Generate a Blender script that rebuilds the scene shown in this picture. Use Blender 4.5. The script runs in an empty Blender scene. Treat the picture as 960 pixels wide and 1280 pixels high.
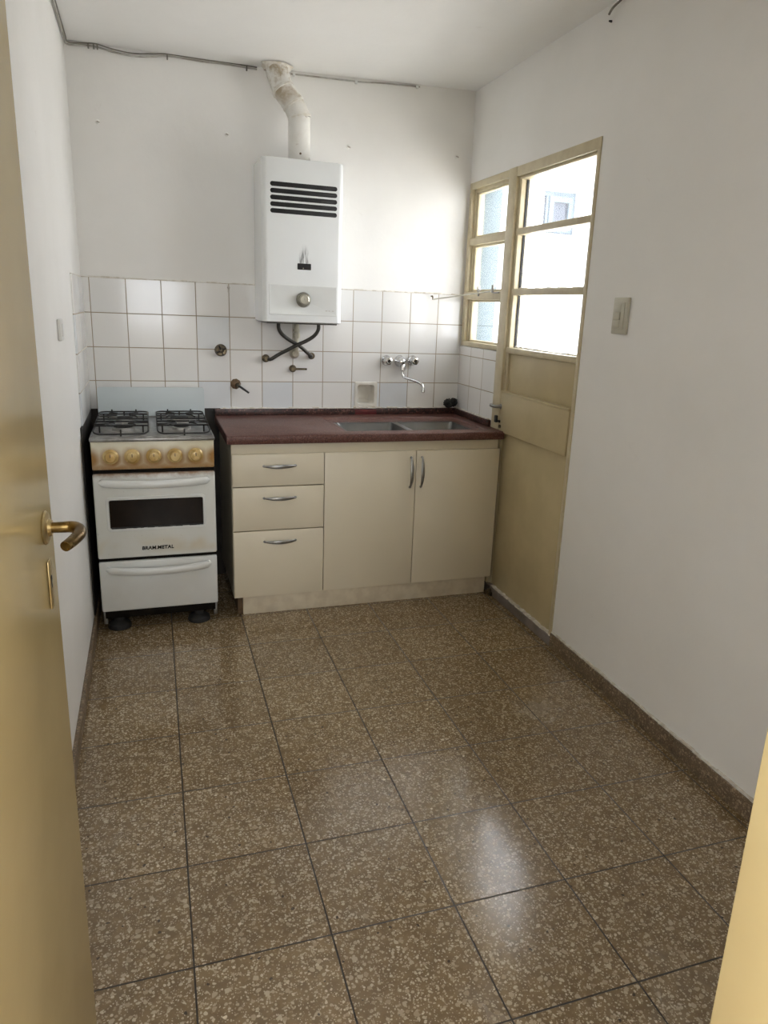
import bpy, bmesh, math, random
from mathutils import Vector, Matrix
random.seed(7)
SC = bpy.context.scene
COL = SC.collection
PI = math.pi
V = Vector

# ------------------------------------------------------------------ materials
class NT:
    def __init__(s, name):
        s.m = bpy.data.materials.new(name); s.m.use_nodes = True
        s.t = s.m.node_tree; s.t.nodes.clear()
        s.out = s.n('ShaderNodeOutputMaterial')
        s.co = s.n('ShaderNodeTexCoord').outputs['Object']
    def n(s, typ, **kw):
        nd = s.t.nodes.new(typ)
        for k, v in kw.items():
            if k.startswith('_'): setattr(nd, k[1:], v)
        for k, v in kw.items():
            if k.startswith('_'): continue
            key = int(k[1:]) if k[0] == 'i' and k[1:].isdigit() else k.replace('__', ' ')
            s.set(nd.inputs[key], v)
        return nd
    def set(s, inp, v):
        if isinstance(v, bpy.types.NodeSocket): s.t.links.new(v, inp)
        elif isinstance(v, bpy.types.Node): s.t.links.new(v.outputs[0], inp)
        else:
            if isinstance(v, (tuple, list)) and inp.type == 'RGBA' and len(v) == 3: v = (*v, 1)
            inp.default_value = v
    def math(s, op, a, b=0.0, c=0.0, clamp=False):
        return s.n('ShaderNodeMath', _operation=op, _use_clamp=clamp, i0=a, i1=b, i2=c).outputs[0]
    def mix(s, f, a, b, blend='MIX'):
        nd = s.n('ShaderNodeMix', _data_type='RGBA', _blend_type=blend)
        s.set(nd.inputs[0], f); s.set(nd.inputs[6], a); s.set(nd.inputs[7], b)
        return nd.outputs[2]
    def noise(s, scale, detail=3, rough=.55, vec=None, dist=0):
        return s.n('ShaderNodeTexNoise', Vector=vec or s.co, Scale=scale, Detail=detail, Roughness=rough, Distortion=dist).outputs[0]
    def ramp(s, f, lo, hi):
        return s.n('ShaderNodeMapRange', _interpolation_type='SMOOTHSTEP', Value=f, i1=lo, i2=hi).outputs[0]
    def xyz(s, vec=None):
        nd = s.n('ShaderNodeSeparateXYZ', Vector=vec or s.co); return nd.outputs
    def comb(s, x, y, z=0.0):
        return s.n('ShaderNodeCombineXYZ', X=x, Y=y, Z=z).outputs[0]
    def map(s, loc=(0, 0, 0), rot=(0, 0, 0), sc=(1, 1, 1)):
        return s.n('ShaderNodeMapping', Vector=s.co, Location=loc, Rotation=rot, Scale=sc).outputs[0]
    def bump(s, h, strength=.3, dist=.002):
        return s.n('ShaderNodeBump', Strength=strength, Distance=dist, Height=h).outputs[0]
    def done(s, color, rough=.5, metal=0.0, normal=None, **kw):
        b = s.n('ShaderNodeBsdfPrincipled')
        s.set(b.inputs['Base Color'], color); s.set(b.inputs['Roughness'], rough); s.set(b.inputs['Metallic'], metal)
        if normal is not None: s.set(b.inputs['Normal'], normal)
        for k, v in kw.items(): s.set(b.inputs[k.replace('__', ' ')], v)
        s.t.links.new(b.outputs[0], s.out.inputs[0]); return s.m

def pm(name, c1, c2, scale=8, rough=.5, metal=0.0, bump=0.0, bscale=60, bdist=.001, **kw):
    t = NT(name)
    f = t.ramp(t.noise(scale), .35, .65)
    r = t.math('ADD', rough, t.math('MULTIPLY', t.math('SUBTRACT', t.noise(scale * 2.3), .5), rough * .4))
    nrm = t.bump(t.noise(bscale), bump, bdist) if bump else None
    return t.done(t.mix(f, c1, c2), r, metal, nrm, **kw)

def plaster(name, c1, c2):
    t = NT(name)
    big = t.ramp(t.noise(1.6, 4, .6), .3, .7)
    col = t.mix(big, c1, c2)
    scuff = t.ramp(t.noise(6.0, 5, .7, dist=1.0), .66, .8)
    col = t.mix(t.math('MULTIPLY', scuff, .22), col, (.50, .46, .40))
    h = t.math('ADD', t.math('MULTIPLY', t.noise(7, 3), 1.0), t.math('MULTIPLY', t.noise(70, 4), .12))
    return t.done(col, .55, 0, t.bump(h, .35, .006), Specular__IOR__Level=.3)

def tiles(name, axis, u0, slope=0.0):
    t = NT(name); x, y, z = t.xyz()
    u = {'x': x, 'y': t.math('MULTIPLY', y, -1.0)}[axis]
    u = t.math('SUBTRACT', u, u0 - 0.152 * 20)
    v = t.math('SUBTRACT', t.math('SUBTRACT', z, t.math('MULTIPLY', u, slope)), 1.4457 - 0.152 * 20)
    uv = t.comb(u, v)
    br = t.n('ShaderNodeTexBrick', _offset=0.0, _squash=1.0, Vector=uv, Color1=(.80, .79, .765), Color2=(.735, .735, .725),
             Mortar=(.33, .27, .19), Scale=1.0, Mortar__Size=.0021, Mortar__Smooth=.25, Bias=-.2, Brick__Width=.152, Row__Height=.152)
    cell = t.comb(t.math('FLOOR', t.math('DIVIDE', u, .152)), t.math('FLOOR', t.math('DIVIDE', v, .152)))
    wn = t.n('ShaderNodeTexWhiteNoise', _noise_dimensions='3D', Vector=cell)
    blue = t.math('GREATER_THAN', wn.outputs[0], .86)
    notm = t.math('SUBTRACT', 1.0, br.outputs['Fac'])
    col = t.mix(t.math('MULTIPLY', t.math('MULTIPLY', blue, notm), .5), br.outputs['Color'], (.64, .69, .74))
    stain = t.ramp(t.noise(9, 5, .7), .58, .78)
    col = t.mix(t.math('MULTIPLY', stain, t.math('ADD', .05, t.math('MULTIPLY', br.outputs['Fac'], .7))), col, (.30, .19, .09))
    rough = t.math('ADD', .13, t.math('MULTIPLY', br.outputs['Fac'], .6))
    tilt = t.math('MULTIPLY', t.noise(3.2, 2), .6)
    h = t.math('ADD', t.math('MULTIPLY', notm, .35), tilt)
    return t.done(col, rough, 0, t.bump(h, .35, .004), Specular__IOR__Level=.5)

def terrazzo(name, base1, base2, chip_lo, chip_hi, grid=True, rough=.30):
    t = NT(name)
    c = math.cos(FANG); s = math.sin(FANG)
    x, y, z = t.xyz()
    dx = t.math('SUBTRACT', x, FX); dy = t.math('SUBTRACT', y, FY)
    u = t.math('ADD', t.math('MULTIPLY', dx, c), t.math('MULTIPLY', dy, s))
    v = t.math('SUBTRACT', t.math('MULTIPLY', dy, c), t.math('MULTIPLY', dx, s))
    uu = t.math('ADD', u, 20 * FS); vv = t.math('ADD', v, 40 * FS)
    base = t.mix(t.ramp(t.noise(30, 4), .35, .65), base1, base2)
    col = base
    warp = t.n('ShaderNodeVectorMath', _operation='ADD', i0=t.co,
               i1=t.n('ShaderNodeVectorMath', _operation='SCALE', i0=t.n('ShaderNodeTexNoise', Vector=t.co, Scale=90.0, Detail=1.0).outputs[1], Scale=.008).outputs[0]).outputs[0]
    for sc, th, keep, strength in ((200, .42, .25, .75), (112, .44, .28, .95), (68, .42, .52, 1.0)):
        vo = t.n('ShaderNodeTexVoronoi', _feature='F1', Vector=warp, Scale=float(sc), Randomness=.95)
        rnd = t.n('ShaderNodeSeparateColor', Color=vo.outputs['Color']).outputs
        size = t.math('MULTIPLY', th, t.math('ADD', .55, t.math('MULTIPLY', rnd[1], .6)))
        inside = t.ramp(t.math('SUBTRACT', size, vo.outputs['Distance']), 0.0, .10)
        has = t.math('GREATER_THAN', rnd[0], keep)
        chip = t.mix(t.math('POWER', rnd[2], 1.3), chip_lo, chip_hi)
        col = t.mix(t.math('MULTIPLY', t.math('MULTIPLY', inside, has), strength), col, chip)
    vo = t.n('ShaderNodeTexVoronoi', _feature='F1', Vector=warp, Scale=64.0, Randomness=1.0)
    rnd = t.n('ShaderNodeSeparateColor', Color=vo.outputs['Color']).outputs
    dark = t.math('MULTIPLY', t.math('GREATER_THAN', rnd[0], .94), t.ramp(t.math('SUBTRACT', .27, vo.outputs['Distance']), 0.0, .08))
    col = t.mix(t.math('MULTIPLY', dark, .85), col, (.022, .016, .012))
    cell = t.comb(t.math('FLOOR', t.math('DIVIDE', uu, FS)), t.math('FLOOR', t.math('DIVIDE', vv, FS)))
    wn = t.n('ShaderNodeTexWhiteNoise', _noise_dimensions='3D', Vector=cell).outputs[0]
    col = t.mix(1.0, col, t.mix(wn, (.90, .88, .86), (1.06, 1.05, 1.03)), 'MULTIPLY')
    # greyish scuffed dust patches with a shape of their own
    dust = t.math('MULTIPLY', t.ramp(t.noise(2.3, 5, .62, dist=.4), .60, .74), .36)
    col = t.mix(dust, col, (.30, .265, .225))
    r = t.math('ADD', rough, t.math('MULTIPLY', t.noise(5, 4, .6), .12))
    r = t.math('ADD', r, t.math('MULTIPLY', dust, .5))
    h = t.math('MULTIPLY', t.noise(40, 2), .25)
    if grid:
        def line(q):
            fr = t.math('FRACT', t.math('DIVIDE', q, FS)); dd = t.math('MULTIPLY', t.math('MINIMUM', fr, t.math('SUBTRACT', 1.0, fr)), FS)
            return t.math('SUBTRACT', 1.0, t.ramp(dd, .0012, .0028))
        fac = t.math('MAXIMUM', line(uu), line(vv))
        col = t.mix(fac, col, (.020, .013, .008))
        h = t.math('SUBTRACT', h, t.math('MULTIPLY', fac, 1.0))
        r = t.math('ADD', r, t.math('MULTIPLY', fac, .3))
    return t.done(col, r, 0, t.bump(h, .15, .0012), Specular__IOR__Level=.75)

def granite(name, base, dark, light, rough, sc=160):
    t = NT(name)
    vo = t.n('ShaderNodeTexVoronoi', _feature='F1', Vector=t.co, Scale=float(sc), Randomness=1.0)
    rnd = t.n('ShaderNodeSeparateColor', Color=vo.outputs['Color']).outputs
    col = t.mix(t.math('GREATER_THAN', rnd[0], .68), base, dark)
    col = t.mix(t.math('GREATER_THAN', rnd[1], .88), col, light)
    col = t.mix(t.math('MULTIPLY', t.ramp(t.noise(7, 4), .45, .75), .35), col, light)
    return t.done(col, t.math('ADD', rough, t.math('MULTIPLY', t.noise(12, 4), .15)), 0, t.bump(t.noise(120), .1, .0006))

def glass_mat(name, tint, gloss=.06, dirt=.05):
    t = NT(name)
    tr = t.n('ShaderNodeBsdfTransparent', Color=(*tint, 1))
    gl = t.n('ShaderNodeBsdfGlossy', Color=(1, 1, 1, 1), Roughness=.02)
    di = t.n('ShaderNodeBsdfDiffuse', Color=(.85, .88, .9, 1))
    fr = t.n('ShaderNodeLayerWeight', Blend=.25)
    f1 = t.math('ADD', gloss * .5, t.math('MULTIPLY', fr.outputs['Fresnel'], .35), clamp=True)
    a = t.n('ShaderNodeMixShader', i0=f1, i1=tr, i2=gl)
    d = t.math('MULTIPLY', t.ramp(t.noise(22, 5, .7), .5, .8), dirt * 3)
    b = t.n('ShaderNodeMixShader', i0=d, i1=a, i2=di)
    t.t.links.new(b.outputs[0], t.out.inputs[0]); return t.m

def enamel_stove_panel(name):
    # cream enamel panel browned by heat around the five knobs and along the lower edge
    t = NT(name); x, y, z = t.xyz()
    k = t.math('ABSOLUTE', t.math('SUBTRACT', t.math('FRACT', t.math('DIVIDE', t.math('SUBTRACT', x, KX0 - KDX / 2), KDX)), .5))
    dx = t.math('MULTIPLY', k, KDX); dz = t.math('SUBTRACT', z, KZ - .012)
    d = t.math('SQRT', t.math('ADD', t.math('MULTIPLY', dx, dx), t.math('MULTIPLY', dz, dz)))
    nz = t.noise(18, 5, .65)
    ring = t.math('SUBTRACT', 1.0, t.ramp(t.math('ADD', d, t.math('MULTIPLY', t.math('SUBTRACT', nz, .5), .03)), .022, .062))
    low = t.math('SUBTRACT', 1.0, t.ramp(t.math('ADD', z, t.math('MULTIPLY', t.math('SUBTRACT', nz, .5), .05)), .705, .745))
    f = t.math('MULTIPLY', t.math('MAXIMUM', t.math('MULTIPLY', ring, .8), t.math('MULTIPLY', low, .75)), t.math('ADD', .35, t.math('MULTIPLY', nz, .9)), clamp=True)
    col = t.mix(t.ramp(t.noise(5), .3, .7), (.74, .71, .58), (.68, .63, .46))
    col = t.mix(t.math('MULTIPLY', f, 1.45, clamp=True), col, (.36, .19, .055))
    col = t.mix(t.math('MULTIPLY', t.ramp(t.noise(26, 6, .75), .63, .75), t.math('MULTIPLY', f, 1.0)), col, (.10, .035, .01))
    return t.done(col, .28, 0, None)

def enamel_rusty(name, zlo, zhi, fade, top=True):
    # white enamel with a brown stain that creeps from one edge
    t = NT(name); x, y, z = t.xyz()
    nz = t.noise(14, 5, .7)
    zz = t.math('ADD', z, t.math('MULTIPLY', t.math('SUBTRACT', nz, .5), fade))
    f = t.ramp(zz, zlo, zhi) if top else t.math('SUBTRACT', 1.0, t.ramp(zz, zlo, zhi))
    col = t.mix(t.ramp(t.noise(4), .3, .7), (.74, .755, .73), (.69, .70, .66))
    yel = t.ramp(t.noise(3.5, 3, dist=.5), .42, .62)
    band = t.math('MULTIPLY', t.math('SUBTRACT', 1.0, t.ramp(z, .37, .43)), t.ramp(z, .33, .36))
    col = t.mix(t.math('MULTIPLY', t.math('MULTIPLY', yel, band), .55), col, (.60, .47, .25))
    col = t.mix(t.math('MULTIPLY', f, .85), col, (.20, .085, .02))
    col = t.mix(t.math('MULTIPLY', t.ramp(t.noise(70, 2), .70, .76), .25), col, (.3, .27, .22))
    return t.done(col, .25)

def heater_enamel(name, cx, z0):
    # white enamel with a soot mark licking up above the sight hole
    t = NT(name); x, y, z = t.xyz()
    dx = t.math('ABSOLUTE', t.math('SUBTRACT', x, cx)); dz = t.math('SUBTRACT', z, z0)
    up = t.math('MULTIPLY', t.ramp(dz, -.012, .004), t.math('SUBTRACT', 1.0, t.ramp(dz, .012, .085)))
    w = t.math('SUBTRACT', .036, t.math('MULTIPLY', dz, .25))
    side = t.math('SUBTRACT', 1.0, t.ramp(t.math('DIVIDE', dx, w), .25, 1.0))
    st = t.ramp(t.noise(1.0, 4, .6, vec=t.map(sc=(120, 1, 16))), .38, .62)
    front = t.math('LESS_THAN', y, -.2)
    f = t.math('MULTIPLY', t.math('MULTIPLY', t.math('MULTIPLY', up, side), st), front)
    col = t.mix(t.ramp(t.noise(3), .3, .7), (.76, .78, .78), (.73, .745, .74))
    col = t.mix(t.math('MULTIPLY', f, .95), col, (.02, .018, .016))
    col = t.mix(t.math('MULTIPLY', t.ramp(t.noise(9, 5, .7), .66, .8), .25), col, (.5, .45, .36))
    return t.done(col, .22)

def flue_mat(name):
    t = NT(name)
    f = t.ramp(t.noise(9, 5, .7, dist=.6), .40, .60); x, y, z = t.xyz()
    hi = t.ramp(t.math('ADD', z, t.math('MULTIPLY', t.math('SUBTRACT', t.noise(12, 4), .5), .25)), .19, .30)
    col = t.mix(t.math('MULTIPLY', f, t.math('ADD', .12, t.math('MULTIPLY', hi, .88))), (.74, .73, .69), (.40, .33, .23))
    col = t.mix(t.math('MULTIPLY', t.ramp(t.noise(30, 4), .64, .74), .6), col, (.25, .17, .1))
    return t.done(col, .6, 0, t.bump(t.noise(50, 4), .4, .002))

# ------------------------------------------------------------------ measured frame of the place
FX, FY, FS, FANG = .51016, -.86168, .29901, -.0056      # floor tile grid
XL, XR, RA = .2018, 2.0494, .00886                      # side walls, slant of the right wall
MR = Matrix(((-math.sin(RA), math.cos(RA), 0, XR), (-math.cos(RA), -math.sin(RA), 0, 0), (0, 0, 1, 0), (0, 0, 0, 1)))
KX0, KDX, KZ = .309 - .472, .0813, .752                 # stove knobs, in the stove's own frame
CEIL = 2.372

M = {}
M['wall'] = plaster('white_plaster', (.845, .835, .81), (.80, .79, .76))
M['ceiling'] = plaster('ceiling_plaster', (.845, .84, .82), (.81, .805, .785))
M['floor'] = terrazzo('terrazzo_floor', (.235, .164, .086), (.175, .121, .062), (.34, .26, .165), (.74, .65, .49), rough=.105)
M['skirting'] = terrazzo('terrazzo_skirting', (.16, .11, .065), (.115, .08, .048), (.24, .175, .11), (.42, .34, .24), grid=False, rough=.4)
M['threshold'] = pm('grey_marble', (.22, .19, .175), (.16, .135, .12), 14, .35, bump=.15)
M['tile_back'] = tiles('tile_glaze_back', 'x', .2349)
M['tile_left'] = tiles('tile_glaze_left', 'y', .0)
M['tile_right'] = tiles('tile_glaze_right', 'x', .004)
M['grout'] = pm('rough_plaster_edge', (.76, .735, .68), (.58, .53, .45), 40, .8, bump=.6, bscale=90, bdist=.004)
M['beige'] = pm('beige_gloss_paint', (.545, .455, .27), (.49, .405, .235), 5, .38, bump=.2, bscale=25, bdist=.0015)
M['cream_frame'] = pm('cream_gloss_paint', (.60, .53, .36), (.53, .455, .30), 14, .32, bump=.25, bscale=40, bdist=.001)
M['yellow_door'] = pm('yellowed_gloss_paint', (.65, .525, .275), (.61, .485, .25), 3, .22, bump=.12, bscale=14, bdist=.002)
M['putty'] = pm('old_putty', (.62, .60, .54), (.35, .33, .30), 60, .8, bump=.4)
M['rubber'] = pm('black_rubber', (.012, .012, .012), (.02, .019, .018), 20, .7)
M['glass'] = glass_mat('window_glass', (.985, .985, .99), dirt=.004)
M['cabinet'] = pm('cream_laminate', (.765, .70, .555), (.74, .675, .53), 3, .42)
M['cabinet_edge'] = pm('cream_laminate_worn', (.72, .645, .50), (.62, .54, .41), 16, .5, bump=.15)
M['brown_edge'] = pm('raw_chipboard', (.16, .10, .05), (.09, .055, .03), 40, .8)
M['chrome'] = pm('chrome', (.75, .75, .75), (.62, .62, .62), 30, .12, 1.0)
M['satin'] = pm('satin_metal', (.40, .40, .39), (.32, .32, .315), 30, .38, 1.0)
M['steel'] = pm('brushed_steel', (.23, .23, .225), (.195, .195, .19), 6, .36, 1.0)
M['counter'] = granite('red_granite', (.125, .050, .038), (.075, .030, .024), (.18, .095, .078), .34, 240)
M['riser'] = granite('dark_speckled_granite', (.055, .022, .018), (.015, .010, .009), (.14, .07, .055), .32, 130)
M['red_patch'] = pm('dark_red_paint', (.14, .018, .018), (.09, .012, .012), 30, .6)
M['enamel'] = pm('white_enamel', (.74, .76, .745), (.70, .715, .70), 5, .25)
M['enamel_blue'] = pm('bluish_enamel', (.63, .70, .72), (.60, .665, .68), 3, .2)
M['hob'] = pm('scuffed_hob_steel', (.33, .33, .32), (.22, .215, .21), 24, .34, .85, bump=.15)
M['alu'] = pm('burner_aluminium', (.50, .49, .47), (.34, .33, .31), 30, .45, .8)
M['iron'] = pm('black_iron', (.016, .015, .015), (.028, .026, .024), 40, .45, .3)
M['black'] = pm('black_enamel', (.006, .005, .004), (.010, .008, .006), 20, .6, Specular__IOR__Level=.1)
M['grime_shade'] = pm('grime_with_gap_shade', (.030, .024, .018), (.012, .010, .008), 9, .7, bump=.4)  # dirt colour darkened to paint in the deep shade around the stove
M['oven_glass'] = pm('dark_oven_glass', (.012, .008, .005), (.018, .012, .008), 10, .18, Specular__IOR__Level=.12)
M['knob_gold'] = pm('browned_plastic_knob', (.66, .50, .23), (.46, .29, .09), 16, .26, .15)
M['panel'] = enamel_stove_panel('heat_browned_panel')
M['oven_door'] = enamel_rusty('oven_door_enamel', .658, .688, .05)
M['drawer'] = pm('drawer_enamel', (.72, .74, .73), (.67, .68, .66), 4, .3)
M['stove_side'] = pm('brown_stained_side', (.05, .042, .034), (.03, .025, .02), 8, .5)
M['heater'] = heater_enamel('heater_enamel', 1.1535 - 1.148, 1.545 - 1.283)
M['vent_black'] = pm('vent_black', (.004, .004, .004), (.007, .006, .006), 10, .7)
M['flue'] = flue_mat('flaking_white_paint')
M['flue_rim'] = pm('flue_seam_paint', (.74, .73, .69), (.64, .60, .52), 30, .6, bump=.3)
M['knob_grey'] = pm('grey_metal_knob', (.26, .25, .20), (.19, .18, .15), 20, .35, .6)
M['knob_light'] = pm('pale_metal_cap', (.48, .46, .38), (.38, .36, .30), 20, .3, .6)
M['hose'] = pm('braided_grey_hose', (.075, .072, .062), (.045, .042, .036), 200, .45, .4, bump=.5, bscale=300)
M['brass_dull'] = pm('dull_brass', (.20, .16, .10), (.12, .10, .07), 40, .4, .8)
M['pipe'] = pm('painted_gas_pipe', (.55, .52, .42), (.40, .36, .27), 22, .5)
M['brass'] = pm('aged_brass', (.36, .25, .10), (.16, .105, .045), 30, .28, 1.0)
M['brass_light'] = pm('pale_brass', (.62, .50, .27), (.50, .39, .2), 30, .3, .9)
M['cable'] = pm('grey_cable', (.50, .485, .44), (.30, .28, .245), 12, .55)
M['cable_dark'] = pm('dark_cable', (.14, .125, .105), (.26, .24, .21), 14, .6)
M['plug'] = pm('grey_wall_plug', (.56, .53, .48), (.42, .38, .33), 60, .7)
M['switch'] = pm('ivory_plastic', (.52, .50, .41), (.49, .465, .375), 10, .4)
M['white_plastic'] = pm('white_plastic', (.74, .74, .72), (.68, .68, .66), 10, .4)
M['ceramic'] = pm('cream_ceramic', (.76, .74, .68), (.66, .63, .56), 9, .15)
M['sponge'] = pm('black_wire_wool', (.018, .018, .018), (.05, .05, .048), 90, .7, .2, bump=.9, bscale=160, bdist=.004)
M['white_rod'] = pm('white_painted_rod', (.74, .73, .68), (.62, .6, .53), 30, .4)
M['far_wall'] = plaster('courtyard_whitewash', (.86, .86, .86), (.80, .81, .82))
M['shade_grey_wall'] = plaster('render_with_shade', (.105, .145, .170), (.092, .130, .152))  # bluish grey of the shade is put into the wall colour
M['pave'] = pm('courtyard_concrete', (.72, .71, .68), (.62, .61, .58), 3, .8, bump=.3)
M['reveal_shade_frame'] = pm('frame_paint_with_shade', (.105, .14, .175), (.09, .125, .155), 6, .4)  # frame colour darkened to carry the shade inside the reveal
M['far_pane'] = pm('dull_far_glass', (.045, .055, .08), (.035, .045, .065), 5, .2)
M['roof'] = pm('roof_concrete', (.4, .4, .39), (.32, .32, .31), 3, .8)

# ------------------------------------------------------------------ mesh helpers
class MB:
    def __init__(s): s.bm = bmesh.new()
    def add(s, b2, mat=None):
        if mat is not None: bmesh.ops.transform(b2, matrix=mat, verts=b2.verts)
        me = bpy.data.meshes.new('t'); b2.to_mesh(me); b2.free(); s.bm.from_mesh(me); bpy.data.meshes.remove(me); return s
    def box(s, lo, hi, bev=0.0, seg=2, mat=None):
        b = bmesh.new(); r = bmesh.ops.create_cube(b, size=1)
        lo, hi = V([min(a, c) for a, c in zip(lo, hi)]), V([max(a, c) for a, c in zip(lo, hi)])
        for v in b.verts: v.co = V([lo[i] + (v.co[i] + .5) * (hi[i] - lo[i]) for i in range(3)])
        if bev: bmesh.ops.bevel(b, geom=b.edges[:], offset=min(bev, .49 * min(hi - lo)), segments=seg, profile=.5, affect='EDGES')
        return s.add(b, mat)
    def rings(s, rings, cap0=True, cap1=True, loop=False):
        bm = s.bm; vs = [[bm.verts.new(p) for p in r] for r in rings]; n = len(vs[0])
        pairs = list(zip(vs, vs[1:])) + ([(vs[-1], vs[0])] if loop else [])
        for a, b in pairs:
            for i in range(n):
                try: bm.faces.new((a[i], a[(i + 1) % n], b[(i + 1) % n], b[i]))
                except ValueError: pass
        if not loop:
            if cap0: bm.faces.new(vs[0][::-1])
            if cap1: bm.faces.new(vs[-1])
        return s
    def lathe(s, prof, org=(0, 0, 0), axis=(0, 0, 1), n=28, cap=True):
        # prof: (radius, height along axis)
        q = V(axis).normalized().to_track_quat('Z', 'Y'); o = V(org)
        R = [[o + q @ V((max(r, 1e-4) * math.cos(2 * PI * i / n), max(r, 1e-4) * math.sin(2 * PI * i / n), h)) for i in range(n)] for r, h in prof]
        return s.rings(R, cap, cap)
    def cyl(s, p0, p1, r, r1=None, n=20, bev=0.0):
        p0, p1 = V(p0), V(p1); L = (p1 - p0).length; r1 = r if r1 is None else r1
        pr = [(r, 0), (r1, L)] if not bev else [(r - bev, 0), (r, bev), (r1, L - bev), (r1 - bev, L)]
        return s.lathe(pr, p0, p1 - p0, n)
    def tube(s, pts, r, n=10, closed=False, smooth=0, flat=None):
        P = [V(p) for p in pts]
        if smooth:
            Q = []; m = len(P); rng = range(m) if closed else range(m - 1)
            for i in rng:
                a = P[(i - 1) % m] if closed or i > 0 else P[i]; b = P[i]; c = P[(i + 1) % m]
                d = P[(i + 2) % m] if closed or i + 2 < m else c
                for k in range(smooth):
                    t = k / smooth
                    Q.append(.5 * ((2 * b) + (c - a) * t + (2 * a - 5 * b + 4 * c - d) * t * t + (3 * b - a - 3 * c + d) * t ** 3))
            if not closed: Q.append(P[-1])
            P = Q
        m = len(P); R = []; up = None
        for i in range(m):
            a = P[(i - 1) % m] if closed or i > 0 else P[i]; b = P[(i + 1) % m] if closed or i < m - 1 else P[i]
            tg = (b - a).normalized()
            if up is None:
                up = V((0, 0, 1)) if abs(tg.z) < .9 else V((1, 0, 0))
            sd = tg.cross(up).normalized(); up = sd.cross(tg).normalized()
            k = 1.0
            if 0 < i < m - 1 or closed:
                d1 = (P[i] - a).normalized(); d2 = (b - P[i]).normalized(); cs = max(.5, math.sqrt(max(0, (1 + d1.dot(d2)) / 2))); k = 1 / cs
                bend = (d2 - d1)
            rr = r(i / (m - 1)) if callable(r) else r
            ring = []
            for j in range(n):
                an = 2 * PI * j / n; off = sd * math.cos(an) * rr + up * math.sin(an) * rr
                if k > 1.001 and bend.length > 1e-6:
                    bd = bend.normalized(); off += bd * off.dot(bd) * (k - 1)
                ring.append(P[i] + off)
            R.append(ring)
        return s.rings(R, loop=closed)
    def prism(s, poly, vec, bev=0.0):
        b = bmesh.new(); vs = [b.verts.new(p) for p in poly]; f = b.faces.new(vs)
        r = bmesh.ops.extrude_face_region(b, geom=[f]); mv = [v for v in r['geom'] if isinstance(v, bmesh.types.BMVert)]
        bmesh.ops.translate(b, vec=V(vec), verts=mv); bmesh.ops.recalc_face_normals(b, faces=b.faces)
        if bev: bmesh.ops.bevel(b, geom=b.edges[:], offset=bev, segments=2, profile=.5, affect='EDGES')
        return s.add(b)
    def xf(s, m): bmesh.ops.transform(s.bm, matrix=m, verts=s.bm.verts); return s
    def build(s, name, mat, parent=None, local=False, M4=None, sharp=35):
        if parent is not None and not local: s.xf(ROOT[root_of(parent)].inverted())
        bmesh.ops.remove_doubles(s.bm, verts=s.bm.verts, dist=1e-6)
        bmesh.ops.recalc_face_normals(s.bm, faces=s.bm.faces)
        me = bpy.data.meshes.new(name); s.bm.to_mesh(me); s.bm.free()
        for p in me.polygons: p.use_smooth = True
        me.set_sharp_from_angle(angle=math.radians(sharp))
        me.materials.append(M[mat] if isinstance(mat, str) else mat)
        o = bpy.data.objects.new(name, me); COL.objects.link(o)
        if parent is not None: o.parent = parent
        if M4 is not None: o.matrix_world = M4
        return o

ROOT = {}
def root_of(o):
    while o.parent is not None: o = o.parent
    return o.name
def thing(name, label, cat, loc, group=None, M4=None):
    o = bpy.data.objects.new(name, None); COL.objects.link(o); o.empty_display_size = .05
    m = M4 @ Matrix.Translation(V(loc)) if M4 is not None else Matrix.Translation(V(loc))
    o.matrix_world = m; ROOT[o.name] = m
    o['label'] = label; o['category'] = cat
    if group: o['group'] = group
    return o
def tag(o, label, cat, group=None):
    o['label'] = label; o['category'] = cat
    if group: o['group'] = group
    return o
def struct(o, label=None, cat=None):
    o['kind'] = 'structure'
    if label: o['label'] = label
    if cat: o['category'] = cat
    return o
def copy_thing(src, loc, label):
    c = src.copy(); COL.objects.link(c); c.location = loc; ROOT[c.name] = Matrix.Translation(V(loc)); c['label'] = label
    for ch in src.children:
        k = ch.copy(); COL.objects.link(k); k.parent = c
        for g in ch.children:
            q = g.copy(); COL.objects.link(q); q.parent = k
    return c
def rrect(x0, x1, y0, y1, r, z, n=6):
    out = []
    for cx, cy, a0 in ((x1 - r, y1 - r, 0), (x0 + r, y1 - r, PI / 2), (x0 + r, y0 + r, PI), (x1 - r, y0 + r, 1.5 * PI)):
        for i in range(n + 1):
            a = a0 + PI / 2 * i / n; out.append((cx + r * math.cos(a), cy + r * math.sin(a), z))
    return out
def rrect_xz(x0, x1, z0, z1, r, y, n=6):
    return [(p[0], y, p[1]) for p in rrect(x0, x1, z0, z1, r, 0, n)]

# ------------------------------------------------------------------ the setting
YF = -3.2                                               # inner face of the wall the camera's doorway is in
o = MB().box((-1.4, -6.2, -.12), (2.3, .25, 0)).build('floor', 'floor'); struct(o, 'brown speckled terrazzo tile floor laid in square grid', 'floor')
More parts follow.
